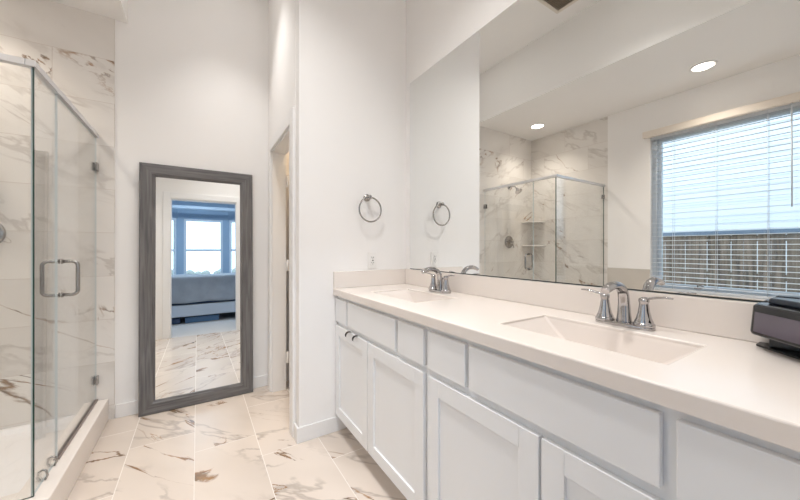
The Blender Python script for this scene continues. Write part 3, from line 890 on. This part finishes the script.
body = obj('body', prism([(1.198, 0.208), (1.035, 0.040), (XBK, 0.040), (XBK, 0.208)], [(1.232, 0.208), (1.069, 0.040), (XBK, 0.040), (XBK, 0.208)], 0.970, 1.046, 0.009), M_black, bxr)
# smoky front panel lying on the slanted face
e = Vector((-0.163, -0.168, 0)).normalized(); upv = Vector((0.034, 0.0, 0.076)).normalized()
nrm = e.cross(upv).normalized()
if nrm.x > 0: nrm = -nrm
o0 = Vector((1.198, 0.208, 0.970))
P = [o0 + e * a + upv * b for a, b in ((0.014, 0.010), (0.222, 0.010), (0.222, 0.062), (0.014, 0.062))]
bm = bmesh.new()
f0 = [bm.verts.new(p + nrm * 0.0008) for p in P]; f1 = [bm.verts.new(p + nrm * 0.0035) for p in P]
bm.faces.new(f1); bm.faces.new(f0[::-1])
for i in range(4): bm.faces.new((f0[i], f0[(i + 1) % 4], f1[(i + 1) % 4], f1[i]))
obj('front_panel', bm, M_smoke, body)
obj('lid', prism([(1.252, 0.185), (1.13, 0.050), (XBK, 0.050), (XBK, 0.185)], [(1.254, 0.182), (1.133, 0.050), (XBK, 0.050), (XBK, 0.182)], 1.0465, 1.062, 0.005), plain('blue_black_plastic', srgb(24, 34, 46), 0.3), bxr)

# ------------------------------------------------------------------ bedroom behind the doorway (seen in the floor mirror)
BY = -3.0; BX0, BX1 = -2.2, 2.4; BH = 2.75
struct('floor_bedroom', bx(BX0, BX1, -3.75, -0.05, -0.1, 0.0), M_carpet)
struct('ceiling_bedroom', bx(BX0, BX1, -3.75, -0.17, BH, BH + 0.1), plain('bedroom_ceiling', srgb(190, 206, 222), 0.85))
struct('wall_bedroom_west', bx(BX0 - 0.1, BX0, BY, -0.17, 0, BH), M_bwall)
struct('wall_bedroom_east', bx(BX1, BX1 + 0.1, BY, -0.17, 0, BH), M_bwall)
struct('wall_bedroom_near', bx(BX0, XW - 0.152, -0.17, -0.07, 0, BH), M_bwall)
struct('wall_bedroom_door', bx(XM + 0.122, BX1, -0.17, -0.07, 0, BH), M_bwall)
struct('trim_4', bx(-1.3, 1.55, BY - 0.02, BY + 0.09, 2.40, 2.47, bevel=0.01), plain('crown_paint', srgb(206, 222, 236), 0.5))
# bay: front wall with a window, two slanted side walls with windows
def wall_with_window(name, p0, p1, wy0, wy1, wz0, wz1, wname, blind):
    d = Vector((p1[0] - p0[0], p1[1] - p0[1], 0)); Ln = d.length; ang = math.atan2(d.y, d.x)
    T = Matrix.Translation((p0[0], p0[1], 0)) @ Matrix.Rotation(ang, 4, 'Z')
    def done(bm): bmesh.ops.transform(bm, matrix=T, verts=bm.verts[:]); return bm
    bm = bx(0, wy0, -0.1, 0, 0, BH); add_box(bm, wy1, Ln, -0.1, 0, 0, BH); add_box(bm, wy0, wy1, -0.1, 0, 0, wz0); add_box(bm, wy0, wy1, -0.1, 0, wz1, BH)
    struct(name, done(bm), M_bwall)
    m = 0.05
    bm = bx(wy0, wy0 + m, -0.08, -0.02, wz0, wz1); add_box(bm, wy1 - m, wy1, -0.08, -0.02, wz0, wz1)
    add_box(bm, wy0 + m, wy1 - m, -0.08, -0.02, wz0, wz0 + m); add_box(bm, wy0 + m, wy1 - m, -0.08, -0.02, wz1 - m, wz1)
    zm = wz0 + (wz1 - wz0) * 0.46
    add_box(bm, wy0 + m, wy1 - m, -0.07, -0.03, zm - 0.025, zm + 0.025)
    w = struct(wname, done(bm), M_vinyl)
    obj('pane', done(bx(wy0 + m, wy1 - m, -0.062, -0.058, wz0 + m, wz1 - m)), M_pane, w)
    bm = bmesh.new(); z = zm + 0.03
    while z < wz1 - 0.05: add_box(bm, wy0 + 0.055, wy1 - 0.055, -0.022, 0.018, z, z + 0.003); z += 0.045
    b = thing('bedroom_blind', blind, 'blind', T @ Vector(((wy0 + wy1) / 2, 0, wz0)), 'half raised blinds in the bedroom bay')
    obj('slats', done(bm), M_blind, b)
    obj('head_rail', done(bx(wy0 + 0.052, wy1 - 0.052, -0.019, 0.02, wz1 - 0.05, wz1 - 0.003)), M_blind, b)
def bay(p0, p1, *a): wall_with_window(a[0], p1, p0, *a[1:])
bay((-0.43, -3.6), (0.70, -3.6), 'wall_bay_front', 0.15, 0.98, 0.80, 2.24, 'window_2', 'white blind half down in the middle bedroom window over the bed')
bay((-1.25, BY), (-0.43, -3.6), 'wall_bay_west', 0.04, 0.80, 0.80, 2.24, 'window_3', 'white blind in the angled bedroom window nearer the bathroom shower side')
bay((0.70, -3.6), (1.5, BY), 'wall_bay_east', 0.2, 0.96, 0.80, 2.24, 'window_4', 'white blind in the angled bedroom window nearer the vanity side')
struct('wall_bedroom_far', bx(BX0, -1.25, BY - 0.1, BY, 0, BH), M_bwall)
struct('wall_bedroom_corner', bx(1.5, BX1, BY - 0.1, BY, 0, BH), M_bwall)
# bed
bd = thing('bed', 'bed with a grey quilt and white base below the bedroom window, in floor mirror', 'bed', (0.1, -2.1, 0))
bx0, bx1, by0_, by1_ = -1.0, 1.15, -2.75, -1.38
obj('base', bx(bx0, bx1, by0_, by1_ + 0.01, 0.125, 0.345, bevel=0.015), M_bedwhite, bd)
for x in (bx0 + 0.08, bx1 - 0.08):
    for y in (by0_ + 0.08, by1_ - 0.08): obj('leg', bx(x - 0.03, x + 0.03, y - 0.03, y + 0.03, 0.001, 0.125), M_dark, bd)
bm = bx(bx0 + 0.01, bx1 - 0.01, by0_ + 0.02, by1_ - 0.02, 0.346, 0.62, bevel=0.04, seg=3); obj('mattress', bm, M_navy, bd)
bm = bmesh.new(); nx, ny = 44, 30
grid = {}
for i in range(nx + 1):
    for j in range(ny + 1):
        x = bx0 - 0.02 + (bx1 - bx0 + 0.04) * i / nx
        s = j / ny
        if s < 0.32:        # hanging front side
            t = s / 0.32
            y = by1_ + 0.045 - 0.03 * t + 0.012 * math.sin(x * 17 + 2 * math.sin(x * 5)) * (1 - t); zq = 0.385 + 0.47 * t + 0.008 * math.sin(x * 9)
        elif s < 0.42:
            t = (s - 0.32) / 0.10; a = t * PI / 2
            y = by1_ + 0.015 - 0.07 * (1 - math.cos(a)); zq = 0.855 + 0.03 * math.sin(a)
        else:
            t = (s - 0.42) / 0.58
            y = by1_ - 0.055 - (by1_ - by0_ - 0.075) * t; zq = 0.885 + 0.012 * math.sin(x * 6 + 3 * t) * math.sin(t * 8)
        grid[i, j] = bm.verts.new((x, y, zq))
for i in range(nx):
    for j in range(ny):
        bm.faces.new((grid[i, j], grid[i + 1, j], grid[i + 1, j + 1], grid[i, j + 1])).smooth = True
q = obj('quilt', bm, M_quilt, bd)
sm = q.modifiers.new('thick', 'SOLIDIFY'); sm.thickness = 0.02; sm.offset = -1
bm = bx(bx0, bx1, by0_ + 0.03, by1_ - 0.08, 0.62, 0.86, bevel=0.05, seg=3); obj('topper', bm, M_bedwhite, bd)
# storage bins under the bed
def bin_(loc, mat, label, w):
    b = thing('storage_bin', label, 'storage bin', loc, 'flat bins under the bed')
    obj('tub', bx(-w / 2, w / 2, -0.2, 0.2, 0.001, 0.085, bevel=0.008), mat, b, local=True)
    obj('lid', bx(-w / 2 - 0.008, w / 2 + 0.008, -0.205, 0.205, 0.0855, 0.10, bevel=0.004), mat, b, local=True)
bin_((-0.55, -1.62, 0), M_navy, 'navy flat bin under the bed beside the blue bin', 0.55)
bin_((0.08, -1.60, 0), M_blue, 'blue flat bin under the bed beside the navy bin', 0.55)
# unseen fill light added to brighten the bedroom
bl2 = thing('bedroom_ceiling_light', 'flat round flush ceiling light in the bedroom behind the doorway', 'ceiling light', (0.1, -1.6, BH - 0.001))
bm = bmesh.new(); add_lathe(bm, [(0.22, 0), (0.22, 0.03), (0.2, 0.04)], (0.1, -1.6, BH - 0.001), axis='-z', n=40); obj('diffuser', bm, M_bedfill, bl2)
# closet light
cl = thing('closet_ceiling_light', 'small warm ceiling light inside the closet behind the narrow door', 'ceiling light', (0.95, 2.5, ZH - 0.001))
bm = bmesh.new(); add_lathe(bm, [(0.1, 0), (0.1, 0.03), (0.08, 0.04)], (0.95, 2.5, ZH - 0.001), axis='-z', n=32); obj('diffuser', bm, M_closet, cl)
